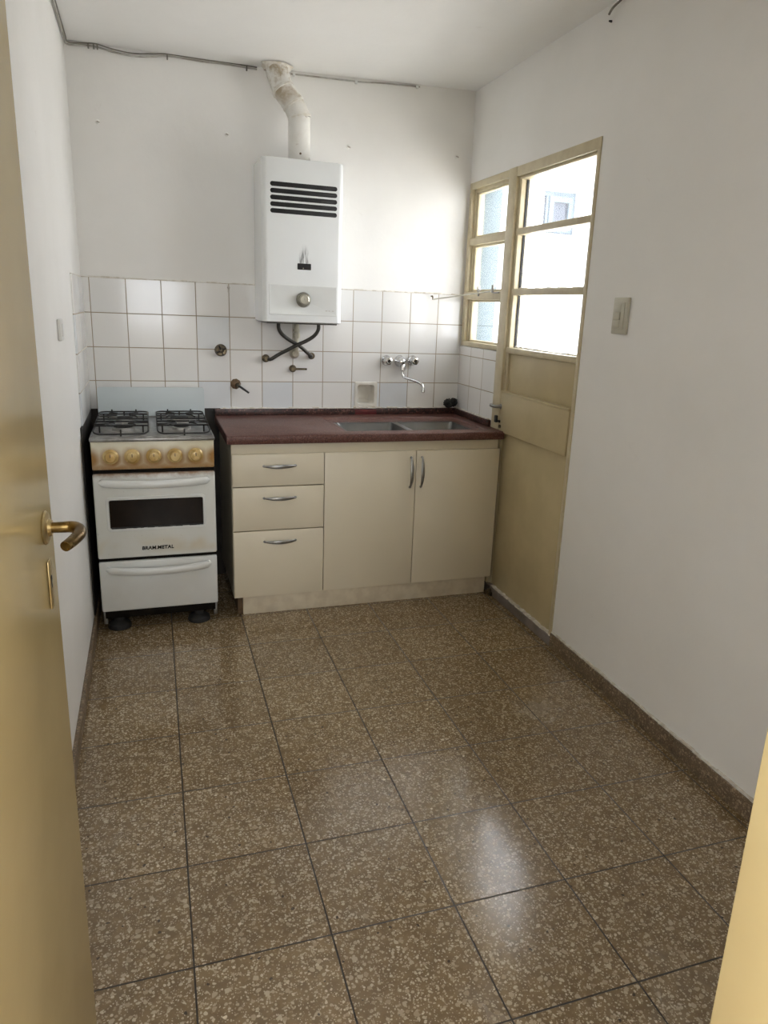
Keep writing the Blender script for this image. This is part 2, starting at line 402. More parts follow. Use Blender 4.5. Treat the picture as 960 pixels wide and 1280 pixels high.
# ceiling: dips slightly towards the back left corner
b = MB(); top = 2.62
xs = [-1.4, .9, 2.30]; zs = [CEIL, CEIL, CEIL + .042]
poly = [(xs[0], 0, zs[0]), (xs[1], 0, zs[1]), (xs[2], 0, zs[2]), (xs[2], 0, top), (xs[0], 0, top)]
b.prism([V(p) + V((0, .25, 0)) for p in poly], (0, -6.45, 0))
struct(b.build('ceiling', 'ceiling'), 'white plastered ceiling above the kitchen', 'ceiling')
NX0, NX1, NZ0, NZ1 = 1.484, 1.572, .880, .976            # soap niche sunk in the wall
def holed(mb, x0, x1, z0, z1, y0, y1, a):
    for p in ((x0, a[0], z0, z1), (a[1], x1, z0, z1), (a[0], a[1], z0, a[2]), (a[0], a[1], a[3], z1)): mb.box((p[0], y0, p[2]), (p[1], y1, p[3]))
    return mb
b = holed(MB(), XL - .15, XR + .16, 0, 2.6, 0, .06, (NX0, NX1, NZ0, NZ1)); b.box((XL - .15, .06, 0), (XR + .16, .18, 2.6))
struct(b.build('wall_back', 'wall'), 'white plaster wall behind the water heater', 'wall')
struct(MB().box((XL - .15, YF - .0, 0), (XL, .1, 2.6)).build('wall_left', 'wall'), 'bright white plaster wall beside the stove', 'wall')
b = MB(); T = .15
for d0, d1, z0, z1 in ((-.1, .010, 0, 2.6), (.010, .455, 0, 1.188), (.010, 1.182, 1.987, 2.6), (1.182, 6.1, 0, 2.6)):
    b.box((d0, 0, z0), (d1, T, z1))
struct(b.build('wall_right', 'wall', M4=MR), 'white plaster wall with the glazed door and light switch', 'wall')
# wall with the doorway the photo is taken through, and the hall behind it
b = MB()
b.box((-1.4, YF - .12, 0), (.245, YF, 2.6)); b.box((1.055, YF - .12, 0), (2.03, YF, 2.6)); b.box((.245, YF - .12, 2.06), (1.055, YF, 2.6))
struct(b.build('wall_front', 'wall'), 'white wall around the doorway in the foreground', 'wall')
b = MB(); LW = (-5.7, -3.75, .9, 2.2)
b.box((-1.4, -6.2, 0), (-1.25, YF - .12, LW[2])); b.box((-1.4, -6.2, LW[3]), (-1.25, YF - .12, 2.6)); b.box((-1.4, -6.2, LW[2]), (-1.25, LW[0], LW[3])); b.box((-1.4, LW[1], LW[2]), (-1.25, YF - .12, LW[3]))
struct(b.build('wall_hall_left', 'wall'), 'plain white side wall of the hall behind the doorway', 'wall')
b = MB(); HW = (-.15, .95, .95, 2.2)
b.box((-1.4, -6.2, 0), (2.2, -6.05, HW[2])); b.box((-1.4, -6.2, HW[3]), (2.2, -6.05, 2.6)); b.box((-1.4, -6.2, HW[2]), (HW[0], -6.05, HW[3])); b.box((HW[1], -6.2, HW[2]), (2.2, -6.05, HW[3]))
struct(b.build('wall_hall_back', 'wall'), 'white end wall of the hall with an added window opening', 'wall')
b = MB()
for x0, x1, z0, z1 in ((HW[0], HW[1], .95, 1.0), (HW[0], HW[1], 2.15, 2.2), (HW[0], HW[0] + .05, 1.0, 2.15), (HW[1] - .05, HW[1], 1.0, 2.15), (.375, .425, 1.0, 2.15)):
    b.box((x0, -6.15, z0), (x1, -6.09, z1), .004)
w3 = struct(b.build('window_added_end', 'cream_frame'), 'cream framed window added at the end of the hall for fill light', 'window')  # unseen window added to let in frontal fill light
b = MB()
for y0, y1, z0, z1 in ((LW[0], LW[1], .9, .95), (LW[0], LW[1], 2.15, 2.2), (LW[0], LW[0] + .05, .95, 2.15), (LW[1] - .05, LW[1], .95, 2.15), (-4.75, -4.70, .95, 2.15)):
    b.box((-1.35, y0, z0), (-1.29, y1, z1), .004)
struct(b.build('window_added_side', 'cream_frame'), 'cream framed window added in the side wall of the hall for fill light', 'window')  # unseen window added to brighten the right wall and floor
# foreground doorway frame: yellow painted jambs and head
b = MB()
b.box((1.003, YF - .13, 0), (1.060, YF + .012, 2.065), .003); b.box((.240, YF - .13, 0), (.286, YF + .012, 2.065), .003)
b.box((.240, YF - .13, 2.02), (1.06, YF + .012, 2.065), .003)
b.box((1.045, YF - .145, 0), (1.115, YF - .118, 2.12), .004); b.box((.185, YF - .145, 0), (.250, YF - .118, 2.12), .004)
struct(b.build('trim_1', 'yellow_door'), 'yellow painted door frame at the edge of the foreground', 'door frame')

# skirtings and threshold
bh = .064; BT = .012
b = MB(); x = 1.185
while x < 3.2:
    x2 = min(x + .40, 3.2); b.box((x + .001, -BT, 0), (x2 - .0005, 0, bh), .002); x = x2
struct(b.build('baseboard_right', 'skirting', M4=MR), 'brown terrazzo skirting under the plain white wall', 'skirting')
b = MB()
for i in range(60):
    d = 1.186 + i * .034; h = .004 + .005 * random.random()
    b.box((d, -.006 - .003 * random.random(), bh - .001), (d + .036, 0, bh + h), .001)
struct(b.build('trim_2', 'grout', M4=MR), 'ragged white plaster edge along the top of the skirting', 'trim')
b = MB(); y = -.02
while y > YF:
    y2 = max(y - .30, YF); b.box((XL, y2 + .001, 0), (XL + BT, y - .0005, .062), .002); y = y2
struct(b.build('baseboard_left', 'skirting'), 'brown terrazzo skirting along the bright wall by the stove', 'skirting')
b = MB(); b.box((.40, -.010, 0), (1.184, T, .044), .003)
struct(b.build('trim_3', 'threshold', M4=MR), 'worn grey stone threshold below the beige door', 'threshold')
b = MB()
for i in range(36):
    d = .585 + i * .0165; b.box((d, -.008 + .004 * random.random(), .042), (d + .018, .02, .047 + .006 * random.random()), .001)
struct(b.build('trim_4', 'grout', M4=MR), 'chipped mortar along the top of the stone threshold', 'trim')

# wall tiles (slabs of 15 cm glazed tiles) with a ragged plaster line on top
b = holed(MB(), XL, XR, .70, 1.4457, -.006, .001, (NX0, NX1, NZ0, NZ1))
struct(b.build('trim_5', 'tile_back'), 'white glazed tile splashback behind the stove and counter', 'tiles')
struct(MB().box((XL - .001, -.012, 0), (.80, -.0, .86), .002).build('trim_10', 'grime_shade'), 'grimy lower wall behind the stove with gap shade painted in', 'wall')
struct(MB().box((XL - .001, -.560, .062), (XL + .006, -.0, .86), .002).build('trim_11', 'grime_shade'), 'greasy strip of wall beside the stove with gap shade painted in', 'wall')
o = MB().box((XL - .001, -.505, .86), (XL + .006, -.004, 1.4457), .001).build('trim_6', 'tile_left'); struct(o, 'white tiles on the side wall next to the stove', 'tiles')
o = MB().box((.0, -.006, .0), (.456, .001, 1.187), .001).build('trim_7', 'tile_right', M4=MR); struct(o, 'white tiles under the small window by the sink', 'tiles')
b = MB(); x = XL
while x < XR - .01:
    w = random.uniform(.02, .07); x2 = min(x + w, XR); hh = random.uniform(.001, .006)
    b.box((x, -.006 - random.uniform(0, .002), 1.4445), (x2, 0, 1.4457 + hh), .001); x = x2
struct(b.build('trim_8', 'grout'), 'rough mortar line along the top of the back tiles', 'trim')

# courtyard beyond the glazing
struct(MB().box((2.2, -4.5, -.15), (9, 4.3, -.03)).build('floor_courtyard', 'pave'), 'pale concrete courtyard ground outside the door', 'ground')
FWX = (4.67, 5.14, 2.24, 2.70)
b = MB(); x0, x1, z0, z1 = FWX; FH = 4.3
b.box((1.5, 4.0, -.1), (x0, 4.25, FH)); b.box((x1, 4.0, -.1), (9, 4.25, FH)); b.box((x0, 4.0, -.1), (x1, 4.25, z0)); b.box((x0, 4.0, z1), (x1, 4.25, FH))
b.box((x0 - .05, 4.19, z0 - .05), (x1 + .05, 4.245, z1 + .05))
struct(b.build('wall_courtyard', 'far_wall'), 'sunlit white courtyard wall seen through the door glass', 'wall')
b = MB()
for a0, a1, c0, c1 in ((x0 + .002, x1 - .002, z0 + .002, z0 + .03), (x0 + .002, x1 - .002, z1 - .05, z1 - .002), (x0 + .002, x0 + .035, z0 + .03, z1 - .05), (x1 - .035, x1 - .002, z0 + .03, z1 - .05), (x0 + .10, x0 + .135, z0 + .03, z1 - .05)):
    b.box((a0, 4.12, c0), (a1, 4.17, c1))
w2 = struct(b.build('window_2', 'reveal_shade_frame'), 'small pale window high in the courtyard wall', 'window')
b = MB()
for a0, a1, c0, c1 in ((x0 + .135, x0 + .19, z0 + .03, z1 - .05), (x1 - .09, x1 - .035, z0 + .03, z1 - .05), (x0 + .19, x1 - .09, z1 - .11, z1 - .05), (x0 + .19, x1 - .09, z0 + .03, z0 + .07)):
    b.box((a0, 4.10, c0), (a1, 4.15, c1))
b.build('sash', 'reveal_shade_frame', w2, local=True)
for a in ((x0 + .19, x1 - .09, z0 + .07, z1 - .11), (x0 + .035, x0 + .10, z0 + .03, z1 - .05)): MB().box((a[0], 4.135, a[2]), (a[1], 4.142, a[3])).build('pane', 'far_pane', w2, local=True)
struct(MB().box((6.2, -4.5, -.1), (6.4, 4.02, 2.6)).build('wall_added_courtyard', 'far_wall'), 'whitewashed side wall added to the courtyard to shape the daylight', 'wall')  # wall added to soften and shape the daylight entering the kitchen
struct(MB().box((2.092, -.018, -.1), (2.226, .30, 2.55), .003).build('wall_wing', 'shade_grey_wall'), 'wall end outside the small window with bluish shade painted in', 'wall')
struct(MB().box((-1.6, -6.4, 2.6), (2.24, .5, 2.75)).build('roof', 'roof'), 'flat concrete roof slab added over the kitchen and hall to block sky light', 'roof')  # unseen slab added so sky light cannot leak in from above

# ------------------------------------------------------------------ small window over the counter (right wall frame)
def bars(lst, y0, y1, bev=.003, mb=None):
    b = mb or MB()
    for d0, d1, z0, z1 in lst: b.box((d0, y0, z0), (d1, y1, z1), bev)
    return b
WD0, WD1, WZ0, WZ1 = .012, .458, 1.190, 1.985
b = bars([(WD0, WD0 + .034, WZ0, WZ1), (WD0, WD1, WZ1 - .032, WZ1), (WD0, WD1, WZ0, WZ0 + .024)], -.006, .06)
bars([(WD0, WD1, 1.688, 1.722)], -.004, .05, mb=b); bars([(WD0, WD1, 1.424, 1.462)], -.008, .05, mb=b)
# stepped inner bead
bars([(WD0 + .03, WD0 + .052, WZ0 + .02, WZ1 - .03), (WD0 + .03, WD1, WZ1 - .046, WZ1 - .028)], .010, .055, mb=b)
win = struct(b.build('window_1', 'cream_frame', M4=MR), 'small cream steel window with three stacked panes above the counter', 'window')
for i, (z0, z1, dl) in enumerate(((1.722, 1.942, .098), (1.462, 1.690, .075), (1.212, 1.426, .070))):
    d0, d1 = WD0 + .048, WD1
    b = bars([(d0, d0 + .022, z0, z1), (d0, d1, z1 - .012, z1), (d0, d1, z0, z0 + .012), (d1 - .006, d1, z0, z1)], .016, .042, .002)
    s_ = b.build('sash', 'cream_frame', win, local=True)
    MB().box((d0 + .015, .028, z0 + .004), (d1 - .002, .032, z1 - .004)).build('pane', 'glass', s_, local=True)
# latch levers on the lower rail
b = MB(); b.box((.205, -.020, 1.462), (.216, -.004, 1.486), .002); b.box((.215, -.024, 1.466), (.250, -.014, 1.474), .002); b.cyl((.212, -.012, 1.440), (.212, -.012, 1.49), .004)
b.build('latch', 'satin', win, local=True)
b = MB(); b.box((.372, -.018, 1.455), (.382, -.006, 1.492), .003); b.box((.38, -.014, 1.453), (.445, -.006, 1.459), .002); b.build('latch', 'satin', win, local=True)

# ------------------------------------------------------------------ beige half glazed door to the courtyard (right wall frame)
b = bars([(.455, .532, .044, 1.987)], -.008, .075)
bars([(.455, 1.182, 1.945, 1.987)], -.006, .075, mb=b); bars([(1.160, 1.182, .044, 1.987)], -.005, .075, mb=b)
bars([(.530, .540, .044, 1.945)], .004, .075, .001, mb=b)
struct(b.build('trim_9', 'cream_frame', M4=MR), 'cream steel frame around the beige courtyard door', 'door frame')
G = [(1.730, 1.938), (1.473, 1.702), (1.214, 1.444)]
b = bars([(.541, .560, .046, 1.944), (1.143, 1.159, .046, 1.944)], .006, .05, .002)
bars([(.541, 1.159, 1.932, 1.944), (.541, 1.159, 1.702, 1.730), (.541, 1.159, 1.444, 1.473)], .004, .046, .004, mb=b)
bars([(.541, 1.159, 1.186, 1.212)], .0, .05, .004, mb=b)
door = struct(b.build('door_1', 'cream_frame', M4=MR), 'beige half glazed courtyard door with three panes over metal panels', 'door')
for z0, z1 in G:
    MB().box((.556, .040, z0 - .012), (1.148, .044, z1 + .010)).build('pane', 'glass', door, local=True)
b = MB(); b.box((.5605, .030, G[2][0] - .004), (.566, .041, G[0][1])); b.build('gasket_rebate_shade', 'rubber', door, local=True)  # black rubber strip, also paints the deep shade of the rebate
b = MB()
for z0, z1 in G:
    for i in range(24):
        d = .566 + i * .0242; b.box((d, .030, z0 - .004), (d + .0245, .041, z0 + random.uniform(.001, .006)), .001)
b.build('putty', 'putty', door, local=True)
MB().box((.556, .016, 1.0), (1.146, .034, 1.19), .002).build('upper_panel', 'beige', door, local=True)
b = MB(); b.box((.546, -.010, .820), (1.157, .02, 1.010), .002); b.box((.546, -.013, 1.002), (1.157, .02, 1.012), .002)
b.build('middle_plate', 'beige', door, local=True)
MB().box((.556, .010, .046), (1.146, .030, .825), .002).build('lower_panel', 'beige', door, local=True)
b = MB(); b.tube([(.552, -.012, .938), (.552, -.034, .938), (.535, -.040, .938), (.502, -.038, .938)], .0075, 12, smooth=4); b.lathe([(.012, 0), (.013, .003), (.009, .007)], (.552, -.008, .938), (0, -1, 0), 16)
b.build('door_handle', 'satin', door, local=True)
b = MB(); b.box((.508, -.020, .858), (.528, -.006, .892), .004); b.cyl((.545, -.012, .868), (.56, -.012, .868), .006); b.build('door_bolt', 'iron', door, local=True)
b = MB(); b.cyl((.562, -.010, .845), (.562, -.016, .845), .008); b.build('keyhole', 'brass_dull', door, local=True)

# ------------------------------------------------------------------ open door in the foreground
hx, hy, ex, ey = .283, YF + .012, .325, -2.505
ang = math.atan2(ey - hy, ex - hx); W = math.hypot(ex - hx, ey - hy)
MD = Matrix.Translation((hx, hy, 0)) @ Matrix.Rotation(ang, 4, 'Z')    # x along the leaf, -y is the visible face
b = MB(); b.box((0, 0, .012), (W, .038, 2.015), .0025)
fd = struct(b.build('door_2', 'yellow_door', M4=MD), 'yellow painted door standing open at the left foreground', 'door')
hxp, hz = W - .055, 1.048
b = MB(); b.lathe([(.004, .0), (.0235, .0), (.0245, .002), (.022, .0045), (.013, .006), (.011, .010)], (hxp, 0, hz), (0, -1, 0), 32); ro = b.build('handle_rosette', 'brass_light', fd, local=True)
b = MB(); b.tube([(hxp, -.004, hz), (hxp, -.022, hz), (hxp, -.036, hz), (hxp - .009, -.046, hz - .001), (hxp - .026, -.049, hz - .003), (hxp - .050, -.044, hz - .005), (hxp - .068, -.037, hz - .007)],
                 lambda t: .0072 + .0014 * math.sin(t * PI), 16, smooth=6)
b.build('handle_lever', 'brass', fd, local=True)
b = MB(); b.box((hxp - .010, -.003, hz - .120), (hxp + .010, 0, hz - .048), .0015); ep = b.build('keyhole_plate', 'brass_light', fd, local=True)
b = MB(); b.cyl((hxp, -.0036, hz - .075), (hxp, -.0025, hz - .075), .0040, n=14); b.box((hxp - .0018, -.0035, hz - .090), (hxp + .0018, -.0025, hz - .075)); b.build('keyhole', 'vent_black', ep, local=True)
b = MB(); b.box((W - .0005, .008, hz - .16), (W + .0015, .030, hz + .05), .001); b.build('latch_plate', 'brass_light', fd, local=True)
for z in (.25, 1.0, 1.75): MB().cyl((-.004, -.006, z), (-.004, -.006, z + .09), .007, n=14).build('hinge', 'brass_dull', fd, local=True)

# ------------------------------------------------------------------ base cabinet
cab = thing('base_cabinet', 'cream laminate base cabinet with three drawers and two doors under the sink', 'cabinet', (1.41, -.30, 0))
CX0, CX1 = .782, 2.030; FY0 = -.580
b = MB(); b.box((CX0, -.560, .085), (CX0 + .018, -.008, .788)); b.box((CX1 - .018, -.560, .085), (CX1, -.008, .788))
b.box((CX0 + .018, -.560, .085), (CX1 - .018, -.008, .103)); b.box((CX0 + .018, -.03, .103), (CX1 - .018, -.008, .60))
b.box((1.176, -.555, .103), (1.194, -.03, .60)); b.build('carcass', 'cabinet', cab)
MB().box((CX0 + .004, -.567, .735), (CX1 - .004, -.549, .788), .001).build('top_rail', 'cabinet', cab)
MB().box((.822, -.553, 0), (2.018, -.535, .086), .001).build('plinth', 'cabinet_edge', cab)
MB().box((.800, -.54, 0), (.8215, -.10, .086), .001).build('plinth_side', 'brown_edge', cab)
def bow(c, L, vertical, dn=.024):
    R = []; n = 14
    for i in range(25):
        t = -1 + 2 * i / 24; q = max(0.0, 1 - t * t); hh = .0026 + .0062 * q; hd = .0028; out = -.002 - dn * q ** .8
        ring = []
        for j in range(n):
            a = 2 * PI * j / n; e = V((t * L / 2, out + hd * math.sin(a), hh * math.cos(a)))
            if vertical: e = V((e.z, e.y, e.x))
            ring.append(V(c) + e)
        R.append(ring)
    b = MB().rings(R)
    for s in (-1, 1):
        p = V((s * L * .46, 0, 0)); p = V((0, 0, p.x)) if vertical else p
        b.cyl(V(c) + p, V(c) + p + V((0, -.008, 0)), .005, n=12)
    return b
XS = 1.1815
for z0, z1, hz_ in ((.6010, .7415, .690), (.4030, .5965, .548), (.0945, .3985, .350)):
    d = MB().box((CX0 + .001, FY0, z0), (XS - .0015, FY0 + .018, z1), .0015).build('drawer', 'cabinet', cab)
    bow((.984, FY0, hz_), .148, False).build('handle', 'satin', d)
    MB().box((CX0 + .004, FY0 + .0185, z0 - .004), (XS - .004, FY0 + .020, z0 + .006)).build('gap_shade_backing', 'black', d)  # black backing paints the shade of the gap under each drawer
for x0, x1, hx_ in ((XS + .0015, 1.6105, 1.586), (1.6135, CX1 + .004, 1.638)):
    d = MB().box((x0, FY0, .0945), (x1, FY0 + .018, .7415), .0015).build('door', 'cabinet', cab)
    bow((hx_, FY0, .641), .150, True).build('handle', 'satin', d)

# ------------------------------------------------------------------ countertop
ct = thing('countertop', 'dark red granite countertop with speckled upstand over the cream cabinet', 'countertop', (1.40, -.30, .788))
Z1, Z0 = .826, .789
def q4(x0, x1, y0, y1, z): return [(x0, y0, z), (x1, y0, z), (x1, y1, z), (x0, y1, z)]
xr = 2.041
OX0, OX1, OY0, OY1 = 1.300, 1.932, -.492, -.222
seq = [q4(.762, xr, -.598, -.002, Z0), q4(.762, xr, -.600, -.001, Z0 + .003), q4(.762, xr, -.600, -.001, Z1 - .006), q4(.7635, xr, -.5985, -.001, Z1 - .002), q4(.767, xr, -.595, -.001, Z1),
       q4(1.272, 1.968, -.520, -.130, Z1), q4(1.277, 1.963, -.515, -.135, Z1 - .006), q4(OX0, OX1, OY0, OY1, Z1 - .007), q4(OX0, OX1, OY0, OY1, Z0)]
b = MB(); b.rings(seq, False, False, loop=True); b.build('slab', 'counter', ct, sharp=50)
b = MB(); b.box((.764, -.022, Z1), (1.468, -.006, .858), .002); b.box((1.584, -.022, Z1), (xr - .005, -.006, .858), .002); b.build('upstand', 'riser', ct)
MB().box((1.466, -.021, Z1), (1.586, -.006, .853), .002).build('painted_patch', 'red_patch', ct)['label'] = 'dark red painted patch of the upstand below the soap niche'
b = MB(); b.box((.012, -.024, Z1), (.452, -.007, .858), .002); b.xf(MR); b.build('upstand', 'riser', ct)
b = MB(); x = .79
while x < 2.02:
    w = random.uniform(.012, .035); b.box((x, -.020, .857), (x + w, -.006, .858 + random.uniform(.001, .008)), .0015); x += w
for i in range(16):
    d = .03 + i * .026; p = MR @ V((d, -.012, .858)); b.box((p.x - .006, p.y - .014, .857), (p.x + .006, p.y + .014, .859 + random.uniform(0, .005)), .001)
b.build('mortar_bead', 'grout', ct)

# ------------------------------------------------------------------ sink
sk = thing('sink', 'double bowl stainless steel sink set into the red granite counter', 'sink', (1.616, -.357, .66))
zt = .8175
bowls = ((1.308, 1.602), (1.624, 1.924))
for bx0, bx1 in bowls:
    R = [rrect(bx0, bx1, -.484, -.230, .030, zt), rrect(bx0 + .002, bx1 - .002, -.482, -.232, .030, zt - .004), rrect(bx0 + .010, bx1 - .010, -.474, -.240, .035, .690),
         rrect(bx0 + .020, bx1 - .020, -.464, -.250, .040, .676), rrect(bx0 + .045, bx1 - .045, -.439, -.275, .045, .671)]
    cx = (bx0 + bx1) / 2; n = len(R[0])
    R.append([(cx + .034 * math.cos(2 * PI * (i + .5) / n), -.357 + .034 * math.sin(2 * PI * (i + .5) / n), .669) for i in range(n)])
    b = MB(); b.rings(R, False, True); bw = b.build('bowl', 'steel', sk, sharp=60)
    b = MB(); b.lathe([(.003, .001), (.022, .001), (.032, .003), (.036, .0015)], (cx, -.357, .669), (0, 0, 1), 28); b.build('drain', 'chrome', bw)
b = MB()
for x0, x1, y0, y1 in ((OX0 + .001, bowls[0][0] + .004, OY0, OY1), (bowls[0][1] - .004, bowls[1][0] + .004, OY0, OY1), (bowls[1][1] - .004, OX1 - .001, OY0, OY1), (OX0, OX1, OY0 + .001, -.480), (OX0, OX1, -.234, OY1 - .001)):
    b.box((x0, y0, zt - .002), (x1, y1, zt + .0005), .0006)
for bx0, bx1 in bowls:
    pass
b.build('rim', 'steel', sk)

# ------------------------------------------------------------------ wall mixer tap
tp = thing('wall_tap', 'chrome wall mixer tap with two knobs and bent spout above the sink', 'tap', (1.71, -.006, 1.10))
def knob_tap(x, z):
    b = MB(); b.lathe([(.0, 0), (.026, 0), (.027, .003), (.022, .010), (.018, .014)], (x, -.006, z), (0, -1, 0), 28); f = b.build('escutcheon', 'chrome', tp)
    b = MB(); R = []
    for h, r0 in ((.010, .019), (.014, .0225), (.038, .021), (.046, .018), (.050, .012)):
        R.append([V((x + (r0 * (1 + .05 * math.cos(6 * a))) * math.cos(a), -.006 - h, z + (r0 * (1 + .05 * math.cos(6 * a))) * math.sin(a))) for a in [2 * PI * i / 36 for i in range(36)]])
    b.rings(R); k = b.build('knob', 'chrome', tp)
    b = MB(); b.lathe([(.0, .0505), (.008, .0505), (.009, .046)], (x, -.006, z), (0, -1, 0), 20); b.build('knob_cap', 'vent_black', k)
knob_tap(1.634, 1.103); knob_tap(1.778, 1.105)
b = MB(); b.lathe([(.0, 0), (.029, 0), (.030, .004), (.025, .012), (.020, .022), (.019, .045), (.013, .056), (.004, .060)], (1.706, -.006, 1.102), (0, -1, 0), 30)
b.lathe([(.012, 0), (.014, .004), (.014, .030), (.011, .034)], (1.712, -.046, 1.088), (0, 0, -1), 22); b.build('body', 'chrome', tp)
b = MB(); b.tube([(1.712, -.046, 1.062), (1.712, -.047, 1.040), (1.716, -.052, 1.026), (1.728, -.068, 1.019), (1.752, -.100, 1.012), (1.772, -.128, 1.005), (1.785, -.145, .995), (1.790, -.152, .978), (1.790, -.153, .962)], .0075, 14, smooth=5)
b.lathe([(.0085, 0), (.0095, .002), (.0095, .012), (.0075, .014)], (1.790, -.153, .970), (0, 0, -1), 16); b.build('spout', 'chrome', tp)

# soap niche
sx0, sx1, sz0, sz1 = 1.468, 1.588, .862, .992
so = thing('soap_dish', 'cream ceramic soap niche set in the tiles above the red patch', 'soap dish', (1.528, -.006, .858))
R = [rrect_xz(sx0, sx1, sz0, sz1, .006, -.006), rrect_xz(sx0, sx1, sz0, sz1, .006, -.0095), rrect_xz(sx0 + .004, sx1 - .004, sz0 + .004, sz1 - .004, .008, -.011), rrect_xz(NX0 - .002, NX1 + .002, NZ0 - .002, NZ1 + .002, .014, -.010),
     rrect_xz(NX0 + .001, NX1 - .001, NZ0 + .001, NZ1 - .001, .014, -.004), rrect_xz(NX0 + .003, NX1 - .003, NZ0 + .004, NZ1 - .003, .016, .040), rrect_xz(NX0 + .014, NX1 - .014, NZ0 + .018, NZ1 - .014, .016, .054)]
b = MB(); b.rings(R, False, True); b.build('frame', 'ceramic', so)
b = MB()
for i in range(12):
    x = sx0 - .004 + i * .0105; b.box((x, -.016 - random.uniform(0, .006), .857), (x + .013, -.004, .861 + random.uniform(.001, .009)), .002)
b.build('plaster_edge', 'grout', so)

# black wire wool in the corner
sp = thing('scouring_pad', 'black crumpled scouring pad on the upstand in the corner by the window', 'scouring pad', (2.003, -.032, .858))
for i, (cx, cz, r0) in enumerate(((1.984, .885, .025), (2.012, .890, .023))):
    b = MB(); bm2 = bmesh.new(); bmesh.ops.create_icosphere(bm2, subdivisions=4, radius=1)
    for v in bm2.verts:
        n = v.co.normalized(); k = 1 + .13 * math.sin(9 * n.x + i) * math.sin(8 * n.y + 2) + .10 * math.sin(15 * n.z + 3 * i) * math.sin(13 * n.x)
        v.co = V((cx + n.x * r0 * k, -.032 + n.y * .020 * k, cz + n.z * r0 * .95 * k))
    b.add(bm2); b.build('wad', 'sponge', sp, sharp=80)

# ------------------------------------------------------------------ gas stove
st = thing('gas_stove', 'white gas stove with four burners and heat browned control panel', 'stove', (.472, -.33, 0))
SX0, SX1 = .236, .710
SF = -.610
b = MB(); b.box((SX0 + .004, SF + .035, .062), (SX1 - .004, -.058, .800), .003); b.build('body', 'stove_side', st)
b = MB(); b.box((SX0 + .002, SF + .003, .698), (SX1 - .002, SF + .04, .822), .006, 3); b.build('control_panel', 'panel', st)
b = MB(); b.box((SX0 - .002, SF - .004, .812), (SX1 + .002, -.052, .828), .005, 3)
hob = b.build('hob', 'hob', st)
# raised rim of the hob
b = MB(); b.tube([(SX0 + .004, SF + .004, .829), (SX1 - .004, SF + .004, .829), (SX1 - .004, -.062, .829), (SX0 + .004, -.062, .829)], .004, 8, closed=True); b.build('hob_rim', 'hob', hob)
b = MB(); R = [rrect_xz(SX0 + .004, SX1 + .002, .800, .9655, .012, -.0605), rrect_xz(SX0 + .004, SX1 + .002, .800, .9655, .012, -.050)]; b.rings(R)
b.box((SX0 + .006, -.06, .826), (SX1, -.040, .84)); b.build('backguard', 'enamel_blue', st)
for i in range(5):
    kx = .309 + .0813 * i
    b = MB(); b.lathe([(.0, -.0), (.029, 0), (.030, .004), (.027, .008), (.0225, .010), (.0215, .022), (.017, .029), (.006, .031), (.0, .031)], (kx, SF + .003, KZ), (0, -1, 0), 32)
    k = b.build('knob', 'knob_gold', st)
    b = MB(); b.box((kx - .0018, SF - .0295, KZ + .002), (kx + .0018, SF - .026, KZ + .015), .0006); b.build('pointer', 'brown_edge', k)
for bx, by, r0 in ((.357, -.430, .045), (.357, -.195, .038), (.590, -.430, .038), (.590, -.195, .045)):
    b = MB(); b.lathe([(r0 + .020, .0), (r0 + .018, .002), (r0 + .004, .001), (r0, .003), (r0, .012), (r0 - .006, .016), (.0, .016)], (bx, by, .828), (0, 0, 1), 32); bu = b.build('burner', 'alu', st)
    b = MB(); b.lathe([(.0, .016), (r0 - .006, .016), (r0 - .005, .020), (r0 - .010, .023), (.0, .024)], (bx, by, .828), (0, 0, 1), 32); b.build('burner_cap', 'iron', bu)
for gx0, gx1 in ((SX0 + .012, .455), (.491, SX1 - .012)):
    b = MB(); zg = .857; w = .0032; y0, y1 = SF + .022, -.085
    # outer loop, front edge dipping to the hob
    loop = [(p[0], p[1], zg if p[1] > y0 + .06 else zg - .018 * (1 - max(0, (p[1] - y0) / .06))) for p in rrect(gx0, gx1, y0, y1, .030, 0, 6)]
    b.tube(loop, w, 8, closed=True)
    cx = (gx0 + gx1) / 2
    for yy in (y1 - .075, (y0 + y1) / 2 + .03, (y0 + y1) / 2 - .04, y0 + .10):
        b.tube([(gx0, yy, zg - .002), (gx0 + .004, yy, zg), (gx1 - .004, yy, zg), (gx1, yy, zg - .002)], w, 8)
    for by in (-.195, -.430):
        for sx in (-1, 1):
            b.tube([(cx + sx * .028, by, zg + .004), (cx + sx * .05, by, zg + .003), (cx + sx * .07, by + .018 * sx, zg), (cx + sx * .105, by + .02 * sx, zg)], w, 8, smooth=3)
            b.tube([(cx + sx * .060, by + .062, zg), (cx + sx * .048, by + .040, zg + .004), (cx + sx * .026, by + .024, zg + .004)], w, 8)
            b.tube([(cx + sx * .060, by - .062, zg), (cx + sx * .048, by - .040, zg + .004), (cx + sx * .026, by - .024, zg + .004)], w, 8)
    for px, py in ((gx0 + .02, y0 + .10), (gx1 - .02, y0 + .10), (gx0 + .02, y1 - .075), (gx1 - .02, y1 - .075), (cx, y0 + .003), (cx, y1)):
        b.cyl((px, py, .827), (px, py, zg), w, n=8)
    for k in (.25, .75):
        b.tube([(gx0 + (gx1 - gx0) * k, y1, zg), (gx0 + (gx1 - gx0) * k, y1 + .002, zg + .010)], w, 8)
    b.build('pan_support', 'iron', st)
for z0, z1, m_ in ((.682, .699, .004), (.311, .327, .004)): MB().box((SX0 + m_, SF + .012, z0), (SX1 - m_, SF + .05, z1)).build('gap_shade_strip', 'black', st)  # black strips paint the shade in the gaps of the stove front
MB().box((SX0 + .012, SF + .02, .055), (SX1 - .012, SF + .034, .095), .002).build('toe_strip', 'black', st)
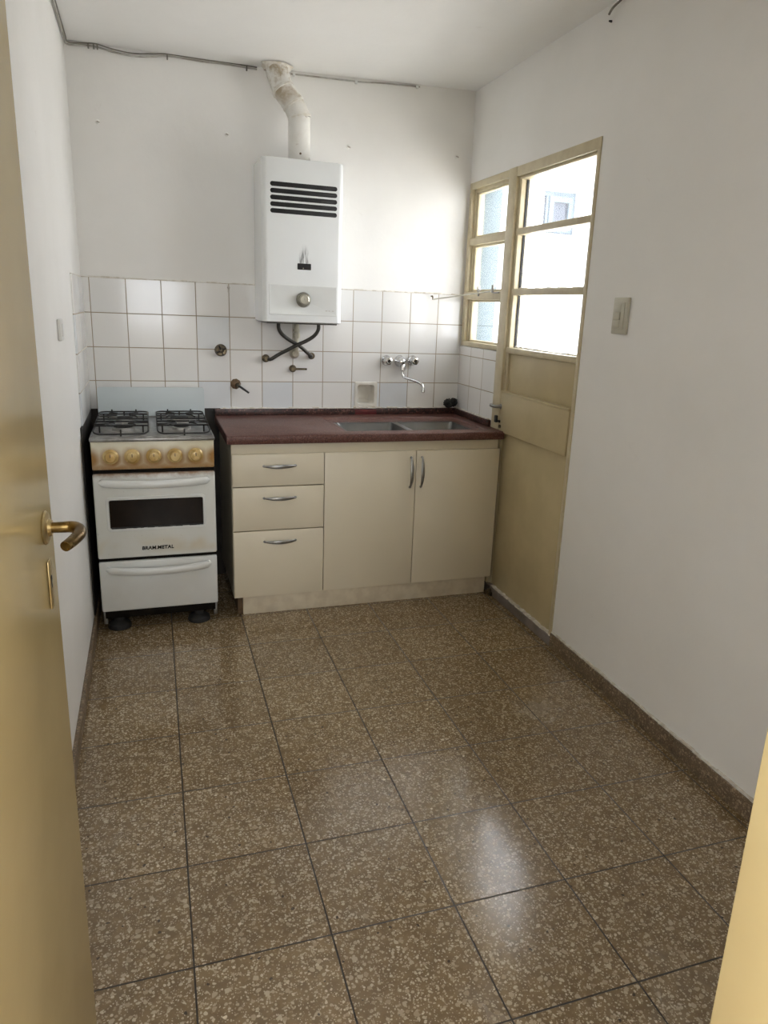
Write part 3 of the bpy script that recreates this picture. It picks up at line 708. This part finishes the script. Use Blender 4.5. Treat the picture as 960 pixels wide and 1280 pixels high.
od = MB().box((SX0 + .001, SF - .002, .326), (SX1 - .001, SF + .030, .683), .008, 3).build('oven_door', 'oven_door', st)
# pressed frame around the window, glass set in it
wx0, wx1, wz0, wz1 = .292, .656, .456, .574
b = MB(); b.rings([rrect_xz(wx0 - .012, wx1 + .012, wz0 - .014, wz1 + .014, .016, SF - .001), rrect_xz(wx0 - .010, wx1 + .010, wz0 - .012, wz1 + .012, .016, SF - .006), rrect_xz(wx0 - .002, wx1 + .002, wz0 - .002, wz1 + .002, .008, SF - .0065), rrect_xz(wx0, wx1, wz0, wz1, .006, SF - .0025)])
b.build('window_surround', 'enamel', od)
b = MB(); b.rings([rrect_xz(wx0, wx1, wz0, wz1, .006, SF - .0020), rrect_xz(wx0, wx1, wz0, wz1, .006, SF - .0045)]); ow = b.build('oven_window', 'oven_glass', od)
b = MB()
for i in range(26):
    x = wx0 + .004 + i * .0138
    b.box((x, SF - .0060, wz0 - random.uniform(.000, .004)), (x + .0142, SF - .0042, wz0 + .006), .0004)
b.build('window_seal', 'rubber', ow)
def bar(x0, x1, z, sag, d):
    R = []; n = 16; m = 36
    for i in range(m + 1):
        t = -1 + 2 * i / m; q = 1 - t * t; end = min(1.0, (1 - abs(t)) * 9); k = math.sqrt(max(0.02, 1 - (1 - end) ** 2))
        c = V(((x0 + x1) / 2 + t * (x1 - x0) / 2, SF - .004 - d * (.35 + .65 * q ** .7), z - sag * q))
        R.append([c + V((0, .011 * k * math.sin(2 * PI * j / n), .0165 * k * math.cos(2 * PI * j / n))) for j in range(n)])
    b = MB().rings(R)
    for xx in (x0 + .012, x1 - .012): b.cyl((xx, SF + .002, z), (xx, SF - .014, z), .010, n=16)
    return b
bar(.258, .688, .652, .007, .040).build('handle', 'enamel', od)
dr = MB().box((SX0 + .002, SF - .001, .093), (SX1 - .002, SF + .030, .312), .007, 3).build('drawer', 'drawer', st)
bar(.264, .684, .284, .010, .036).build('handle', 'drawer', dr)
# raised maker's lettering on the oven door
cu = bpy.data.curves.new('lettering', 'FONT'); cu.body = 'BRAM.METAL'; cu.size = .0205; cu.extrude = .0008; cu.offset = .0006; cu.shear = .08; cu.align_x = 'CENTER'; cu.space_character = 1.06
to = bpy.data.objects.new('lettering', cu); COL.objects.link(to)
dg = bpy.context.evaluated_depsgraph_get(); tm = bpy.data.meshes.new_from_object(to.evaluated_get(dg)); bpy.data.objects.remove(to)
bm2 = bmesh.new(); bm2.from_mesh(tm); bpy.data.meshes.remove(tm)
b = MB(); b.add(bm2, Matrix.Translation((.470, SF - .0028, .3585)) @ Matrix.Rotation(PI / 2, 4, 'X')); 
b.build('nameplate_lettering', 'black', od)
for fx_, fy_ in ((.300, -.555), (.628, -.555), (.300, -.12), (.628, -.12)):
    b = MB(); b.lathe([(.0, 0), (.046, 0), (.048, .006), (.044, .020), (.030, .030), (.022, .034), (.022, .064)], (fx_, fy_, 0), (0, 0, 1), 28); b.build('foot', 'rubber', st)
for x in (SX0 + .004, SX1 - .020): MB().box((x, SF + .022, .030), (x + .016, SF + .04, .09), .002).build('leg', 'hob', st)

# ------------------------------------------------------------------ water heater
HX0, HX1, HZ0, HZ1, HF = .965, 1.331, 1.283, 1.973, -.250
wh = thing('water_heater', 'white wall hung gas water heater with black vent slots', 'water heater', (1.148, 0, HZ0))
def hring(z, ins):
    x0, x1, f, r = HX0 + ins, HX1 - ins, HF + ins, .026
    out = [(x0, -.010, z), (x0, f + r, z)]
    for i in range(1, 8): a = PI + PI / 2 * i / 8; out.append((x0 + r + r * math.cos(a), f + r + r * math.sin(a), z))
    out += [(x0 + r, f, z), (x1 - r, f, z)]
    for i in range(1, 8): a = 1.5 * PI + PI / 2 * i / 8; out.append((x1 - r + r * math.cos(a), f + r + r * math.sin(a), z))
    return out + [(x1, f + r, z), (x1, -.010, z)]
b = MB(); b.rings([hring(HZ0, .006), hring(HZ0 + .004, .0), hring(HZ0 + .012, 0), hring(HZ1 - .006, 0), hring(HZ1 - .001, .003), hring(HZ1, .008)]); b.build('casing', 'heater', wh)
for i in range(5):
    z = 1.8585 - i * .0272 + .0065
    b = MB(); b.rings([rrect_xz(1.002, 1.300, z - .0095, z + .0095, .0093, HF + .002), rrect_xz(1.002, 1.300, z - .0095, z + .0095, .0093, HF - .0004), rrect_xz(1.0035, 1.2985, z - .008, z + .008, .0078, HF - .0012)])
    b.build('vent_slot', 'vent_black', wh)
b = MB(); b.rings([rrect_xz(1.122, 1.184, 1.516, 1.543, .003, HF + .002), rrect_xz(1.122, 1.184, 1.516, 1.543, .003, HF - .001)]); si = b.build('sight_hole', 'vent_black', wh)
b = MB(); b.lathe([(.0, 0), (.003, 0), (.003, .002), (.0, .003)], (1.148, HF - .001, 1.522), (0, -1, 0), 10); b.build('pilot_tip', 'knob_grey', si)
px0, px1, pz0, pz1 = .993, 1.307, 1.316, 1.450
b = MB(); b.rings([rrect_xz(px0, px1, pz0, pz1, .004, HF + .001), rrect_xz(px0, px1, pz0, pz1, .004, HF - .0012), rrect_xz(px0 + .003, px1 - .003, pz0 + .003, pz1 - .003, .004, HF - .0022), rrect_xz(px0 + .005, px1 - .005, pz0 + .005, pz1 - .005, .004, HF - .0022), rrect_xz(px0 + .008, px1 - .008, pz0 + .008, pz1 - .008, .004, HF - .0010)])
b.build('control_panel', 'enamel', wh)
b = MB(); b.lathe([(.0, 0), (.033, 0), (.034, .003), (.031, .008), (.029, .020), (.026, .023)], (1.150, HF, 1.386), (0, -1, 0), 36); kn = b.build('control_knob', 'knob_grey', wh)
b = MB(); b.lathe([(.024, .020), (.023, .026), (.018, .030), (.0, .031)], (1.150, HF, 1.386), (0, -1, 0), 28); b.box((1.147, HF - .034, 1.386), (1.153, HF - .030, 1.404), .001); b.build('knob_face', 'knob_light', kn)
for i, w in enumerate((.010, .006, .008)): MB().box((1.252 + i * .016, HF - .0022, 1.339), (1.252 + i * .016 + w, HF - .0012, 1.342)).build('faded_mark', 'plug', wh)
b = MB(); b.box((HX0 + .02, -.24, HZ0 - .006), (HX1 - .02, -.03, HZ0 + .002), .002); b.build('base_plate', 'hose', wh)
MB().cyl((1.154, -.12, HZ1 - .002), (1.154, -.12, HZ1 + .008), .056, n=32).build('flue_outlet', 'flue_rim', wh)

# flue
fl = thing('flue_pipe', 'flaking white flue pipe bending from the heater up to the ceiling', 'flue', (1.148, -.12, HZ1 + .008))
F = [(1.154, -.12, HZ1 + .008), (1.154, -.12, 2.165), (1.128, -.118, 2.215), (1.085, -.105, 2.270), (1.066, -.075, 2.335), (1.062, -.060, 2.385)]
r0 = .049
MB().cyl(F[0], F[1], r0, n=32).build('straight_section', 'flue', fl)
b = MB(); b.tube(F[1:], r0 * .98, 28); b.build('elbow', 'flue', fl, sharp=20)
b = MB()
for i, rr in ((1, .052), (2, .051), (3, .0515)):
    p = V(F[i]); d = ((V(F[i + 1]) - p).normalized() + (p - V(F[i - 1])).normalized()).normalized()
    b.lathe([(rr - .004, -.006), (rr, -.004), (rr, .004), (rr - .004, .006)], p, d, 32, cap=False)
b.build('seam_ring', 'flue_rim', fl)
b = MB(); R = []
for k, (rr, zz) in enumerate(((.049, CEIL - .020), (.056, CEIL - .008), (.068, CEIL + .002))):
    R.append([(1.062 + rr * (1 + .14 * math.sin(5 * a + k) + .06 * math.sin(11 * a)) * math.cos(a), max(-.0025 - .0 , 0) - .062 + min(.9 * rr * math.sin(a), .055), zz) for a in [2 * PI * i / 40 for i in range(40)]])
b.rings(R, False, False); b.build('plaster_collar', 'grout', fl)
MB().lathe([(.0, 0), (.005, 0), (.004, .004), (.0, .005)], (1.150, -.12 - r0 + .001, 2.010), (0, -1, 0), 12).build('screw', 'brown_edge', fl)

# water hoses, gas pipe and valves on the tiles
def flange(mb, x, z, r=.017, y=-.006): mb.lathe([(.0, 0), (r, 0), (r, .006), (r * .75, .010), (r * .7, .022)], (x, y, z), (0, -1, 0), 6 * 3)
h1 = thing('water_hose', 'dark flexible hose from the left of the heater down to the right tap', 'hose', (1.24, -.006, 1.122), 'water hoses under the heater')
b = MB(); b.tube([(1.058, -.12, 1.279), (1.060, -.118, 1.250), (1.080, -.105, 1.222), (1.120, -.085, 1.195), (1.165, -.068, 1.172), (1.205, -.055, 1.142), (1.230, -.042, 1.122), (1.236, -.022, 1.119)], .0088, 12, smooth=6); b.build('hose', 'hose', h1)
b = MB(); flange(b, 1.240, 1.120); b.build('wall_fitting', 'brass_dull', h1)
h2 = thing('water_hose', 'dark flexible hose from the right of the heater down to the left tap', 'hose', (1.015, -.006, 1.104), 'water hoses under the heater')
b = MB(); b.tube([(1.250, -.12, 1.279), (1.249, -.118, 1.250), (1.232, -.108, 1.222), (1.200, -.095, 1.198), (1.160, -.086, 1.178), (1.110, -.070, 1.150), (1.068, -.056, 1.126), (1.035, -.045, 1.104), (1.018, -.028, 1.101)], .0088, 12, smooth=6); b.build('hose', 'hose', h2)
b = MB(); flange(b, 1.013, 1.104, .019); b.lathe([(.014, 0), (.015, .003), (.015, .012), (.012, .014)], (1.013, -.024, 1.104), (0, -1, 0), 6); b.build('wall_fitting', 'brass_dull', h2)
gp = thing('gas_pipe', 'short cream gas pipe between the crossed hoses under the heater', 'pipe', (1.16, -.006, 1.135))
b = MB(); b.tube([(1.160, -.030, 1.280), (1.160, -.030, 1.220), (1.158, -.030, 1.160), (1.155, -.026, 1.140), (1.154, -.006, 1.132)], .0125, 14)
b.lathe([(.016, 0), (.018, .003), (.018, .022), (.016, .025)], (1.1595, -.030, 1.205), (0, 0, 1), 6); b.lathe([(.014, 0), (.016, .002), (.016, .012), (.014, .014)], (1.160, -.030, 1.236), (0, 0, 1), 16); b.build('pipe', 'pipe', gp)
b = MB(); b.lathe([(.0, 0), (.024, 0), (.025, .006), (.019, .022), (.014, .030)], (1.154, -.006, 1.130), (0, -1, 0), 20); b.build('wall_elbow', 'pipe', gp)
gv = thing('wall_mounted_valve', 'small lever gas valve on the tile below the crossed hoses', 'valve', (1.145, -.006, 1.056))
b = MB(); b.lathe([(.0, 0), (.017, 0), (.018, .004), (.013, .010), (.012, .026), (.009, .030), (.0, .031)], (1.146, -.006, 1.056), (0, -1, 0), 20); b.build('valve_body', 'brass_dull', gv)
b = MB(); b.tube([(1.146, -.030, 1.056), (1.170, -.032, 1.056), (1.212, -.034, 1.056)], lambda t: .0055 - .001 * t, 10); b.build('lever', 'brass_dull', gv)
rv = thing('wall_mounted_valve', 'round dark valve cap on the tile above the stove corner', 'valve', (.799, -.006, 1.138))
b = MB(); b.lathe([(.0, 0), (.028, 0), (.029, .004), (.024, .012)], (.799, -.006, 1.138), (0, -1, 0), 28); b.lathe([(.027, .010), (.026, .024), (.021, .030), (.013, .029), (.010, .022), (.0, .022)], (.799, -.006, 1.138), (0, -1, 0), 28); b.build('valve_cap', 'brass_dull', rv)
b = MB()
for k in range(4):
    a = k * PI / 2 + .4; b.cyl((.799 + .005 * math.cos(a), -.032, 1.138 + .005 * math.sin(a)), (.799 + .024 * math.cos(a), -.036, 1.138 + .024 * math.sin(a)), .004, n=8)
b.build('hand_wheel', 'iron', rv)
gc = thing('wall_mounted_valve', 'small gas cock with tilted lever just above the counter end', 'valve', (.876, -.006, .972))
b = MB(); b.lathe([(.0, 0), (.012, 0), (.013, .004), (.009, .010), (.009, .022), (.006, .026), (.0, .026)], (.876, -.006, .972), (0, -1, 0), 18); b.build('valve_body', 'brass_dull', gc)
b = MB(); b.tube([(.870, -.026, .976), (.895, -.034, .960), (.926, -.040, .938)], lambda t: .006 - .0015 * t, 10); b.build('lever', 'iron', gc)
b = MB(); b.lathe([(.0, 0), (.026, 0), (.022, .0015), (.0, .002)], (.866, -.006, .978), (0, -1, 0), 9); b.build('rust_plate', 'brown_edge', gc)

# drying rod across the corner
rd = thing('drying_rod', 'thin white rod with hook running from the tiles to the window', 'rod', (1.874, -.006, 1.42))
p1 = V((1.866, -.028, 1.418)); p2 = MR @ V((.36, -.014, 1.462))
b = MB(); b.tube([p1, p1.lerp(p2, .5), p2], .0036, 10); b.build('rod', 'white_rod', rd)
b = MB(); b.tube([(1.866, -.004, 1.432), (1.866, -.020, 1.434), (1.866, -.028, 1.426), (1.866, -.028, 1.416)], .0035, 8, smooth=3); b.build('hook', 'brass_dull', rd)

# cables along the ceiling corner
CW = [(.214, -.75, 2.366), (.213, -.45, 2.364), (.212, -.10, 2.360), (.216, -.016, 2.355), (.280, -.009, 2.362), (.326, -.009, 2.362), (.387, -.010, 2.352), (.465, -.012, 2.346), (.545, -.010, 2.355), (.616, -.009, 2.366), (.758, -.009, 2.364), (.860, -.009, 2.366), (.985, -.009, 2.364)]
cb = thing('ceiling_cable', 'sagging cable pinned along the ceiling corner left of the flue', 'cable', (.60, -.01, 2.34))
b = MB(); b.tube([V(p) + V((0, 0, -.002)) for p in CW], .0036, 8, smooth=5); b.build('cable', 'cable', cb)
b = MB(); b.tube([V(p) + V((0.004 if i < 4 else 0, -.002, .0052 if i < 5 or i > 8 else .008)) for i, p in enumerate(CW)], .0024, 8, smooth=5); b.build('cable', 'cable_dark', cb)
for x in (.295, .316, .330, .606, .94): MB().box((x - .003, -.015, 2.350), (x + .003, -.004, 2.367), .0015).build('clip', 'cable_dark', cb)
cb2 = thing('ceiling_cable', 'thin grey cable along the ceiling corner right of the flue', 'cable', (1.45, -.01, 2.36))
b = MB(); b.tube([(1.135, -.008, 2.364), (1.269, -.008, 2.367), (1.457, -.008, 2.372), (1.56, -.008, 2.380), (1.653, -.007, 2.384), (1.755, -.006, 2.388)], .0036, 8, smooth=4); b.build('cable', 'cable', cb2)
for x, z in ((1.15, 2.362), (1.44, 2.369), (1.74, 2.386)): MB().box((x - .006, -.014, z - .008), (x + .006, -.003, z + .008), .002).build('clip', 'white_plastic', cb2)
cb3 = thing('loose_cable_end', 'frayed dark cable end hanging at the ceiling above the blank wall', 'cable', (1.16, -.01, 2.34), M4=MR)
b = MB(); b.tube([(.105, -.004, .062), (.075, -.010, .048), (.035, -.012, .038), (.012, -.010, .026)], .004, 8, smooth=4); b.build('cable', 'cable_dark', cb3, local=True)
b = MB(); b.lathe([(.0, 0), (.004, 0), (.003, .010), (.0, .012)], (.004, .008, .010), (0, -1, 0), 10); b.build('nail', 'iron', cb3, local=True)

# wall plugs left in the plaster
def plug(x, z, label):
    o = thing('wall_plug', label, 'wall plug', (x, 0, z), 'old wall plugs in the back wall')
    b = MB(); b.lathe([(.0, 0), (.010, 0), (.008, .002), (.004, .003), (.0, .003)], (x, 0, z), (0, -1, 0), 9); b.build('filler', 'wall', o)
    b = MB(); b.tube([(x - .004, .001, z + .002), (x, -.006, z), (x + .007, -.012, z - .004)], .0028, 8); b.build('stub', 'plug', o)
plug(.848, 2.087, 'small grey plug stub in the wall just left of the heater')
plug(1.411, 2.092, 'small plug stub in the wall just right of the heater')
plug(.313, 2.079, 'grey plug stub in the plaster high above the stove')
plug(1.965, 2.104, 'plug stub in the plaster close to the window corner')
b = MB(); b.lathe([(.0, 0), (.007, 0), (.006, .006), (.003, .010), (.0, .010)], (.842, -.004, 1.428), (0, -1, 0), 10); b.box((.838, -.009, 1.405), (.846, -.005, 1.440), .002)
tag(b.build('wall_hook', 'plug'), 'small dark hook at the top edge of the tiles left of the heater', 'hook')

# switch and socket
sw = thing('light_switch', 'ivory rectangular light switch on the plain white wall beside the door', 'switch', (1.417, 0, 1.372), M4=MR)
MB().box((-.040, -.010, -.062), (.048, 0, .062), .004, 3).build('plate', 'switch', sw, local=True)
MB().box((-.032, -.0125, -.045), (.030, -.009, .045), .002).build('insert', 'switch', sw, local=True)
b = MB(); b.box((-.026, -.018, -.014), (.012, -.011, .012), .003); b.build('rocker', 'switch', sw, local=True)
for z in (-.040, .014): MB().box((-.026, -.014, z), (.010, -.011, z + .025), .002).build('blank', 'switch', sw, local=True)
soz = thing('wall_socket', 'white wall socket on the bright wall behind the door handle', 'socket', (XL, -1.03, 1.255))
MB().box((XL, -1.068, 1.222), (XL + .012, -.992, 1.290), .004, 3).build('plate', 'white_plastic', soz)
b = MB(); b.box((XL + .011, -1.052, 1.236), (XL + .0145, -1.008, 1.276), .002); b.build('insert', 'white_plastic', soz)

# loose pipe stub on the floor by the cabinet corner
ps = thing('pipe_stub', 'small rusty pipe stub on the floor between cabinet and threshold', 'pipe', (2.020, -.575, 0))
b = MB(); b.cyl((2.026, -.572, .010), (2.030, -.615, .012), .010, n=14); b.lathe([(.0, 0), (.014, 0), (.014, .012), (.0, .012)], (2.026, -.590, .020), (.2, -1, .3), 12); b.build('pipe', 'brass_dull', ps)

# unseen lamp added on the hall ceiling, fill light for the foreground
LM = NT('fill_lamp_opal'); em = LM.n('ShaderNodeEmission', Color=(1.0, .94, .83, 1), Strength=20.0); LM.t.links.new(em.outputs[0], LM.out.inputs[0]); M['opal'] = LM.m
cl = thing('added_fill_lamp', 'round opal fill lamp added on the hall ceiling behind the doorway', 'lamp', (.72, -4.55, CEIL))
b = MB(); b.lathe([(.0, .30), (.06, .29), (.11, .25), (.13, .18), (.11, .10), (.07, .055), (.05, .05)], (.72, -4.55, CEIL), (0, 0, -1), 32); b.build('globe', 'opal', cl)
b = MB(); b.lathe([(.0, 0), (.075, 0), (.075, .02), (.055, .05), (.0, .052)], (.72, -4.55, CEIL), (0, 0, -1), 32); b.build('ceiling_rose', 'white_plastic', cl)

# ------------------------------------------------------------------ light
w = bpy.data.worlds.new('sky'); SC.world = w; w.use_nodes = True
bg = w.node_tree.nodes['Background']; bg.inputs[0].default_value = (.915, .95, 1.0, 1); bg.inputs[1].default_value = 5.0
def portal(name, m, sx, sy):
    L = bpy.data.lights.new(name, 'AREA'); L.shape = 'RECTANGLE'; L.size = sx; L.size_y = sy; L.cycles.is_portal = True
    o = bpy.data.objects.new(name, L); COL.objects.link(o); o.matrix_world = m
# portals look along local -Z, into the room
sl = bpy.data.lights.new('sun', 'SUN'); sl.energy = 14; sl.angle = .012; sl.color = (1, .97, .92)
so_ = bpy.data.objects.new('sun', sl); COL.objects.link(so_); so_.rotation_euler = V((.45, -.05, -.89)).to_track_quat('-Z', 'Y').to_euler()
portal('sky_portal_door', MR @ Matrix.Translation((.60, .10, 1.58)) @ Matrix.Rotation(-PI / 2, 4, 'X'), 1.16, .82)
portal('sky_portal_side', Matrix.Translation((-1.30, -4.725, 1.55)) @ Matrix.Rotation(-PI / 2, 4, 'Y'), 1.3, 1.95)
portal('sky_portal_hall', Matrix.Translation((.4, -6.10, 1.575)) @ Matrix.Rotation(PI / 2, 4, 'X'), 1.1, 1.2)

# ------------------------------------------------------------------ camera
yaw, pitch, roll, f = .337761, -.265041, .041864, 905.542
cyw, syw, cp, sp_ = math.cos(yaw), math.sin(yaw), math.cos(pitch), math.sin(pitch)
fw = V((syw * cp, cyw * cp, sp_)); rt = V((cyw, -syw, 0)); up = rt.cross(fw)
r2 = rt * math.cos(roll) + up * math.sin(roll); u2 = -rt * math.sin(roll) + up * math.cos(roll)
cd = bpy.data.cameras.new('camera'); cam = bpy.data.objects.new('camera', cd); COL.objects.link(cam)
cam.matrix_world = Matrix(((r2.x, u2.x, -fw.x, .47247), (r2.y, u2.y, -fw.y, -3.64172), (r2.z, u2.z, -fw.z, 1.36617), (0, 0, 0, 1)))
cd.sensor_fit = 'HORIZONTAL'; cd.sensor_width = 36; cd.lens = f / 960 * 36; cd.clip_start = .02
cd.shift_x = -21.65 / 960; cd.shift_y = -8.457 / 960
SC.camera = cam
SC.view_settings.view_transform = 'Standard'; SC.view_settings.look = 'None'; SC.view_settings.gamma = 1; SC.view_settings.use_curve_mapping = False
SC.view_settings.exposure = 1.12
SC.cycles.use_denoising = True; SC.cycles.denoising_prefilter = 'NONE'; SC.cycles.use_guiding = True
SC.cycles.caustics_reflective = False; SC.cycles.caustics_refractive = False; SC.cycles.sample_clamp_indirect = 4; SC.cycles.blur_glossy = .8
SC.cycles.max_bounces = 10; SC.cycles.diffuse_bounces = 6; SC.cycles.transparent_max_bounces = 12
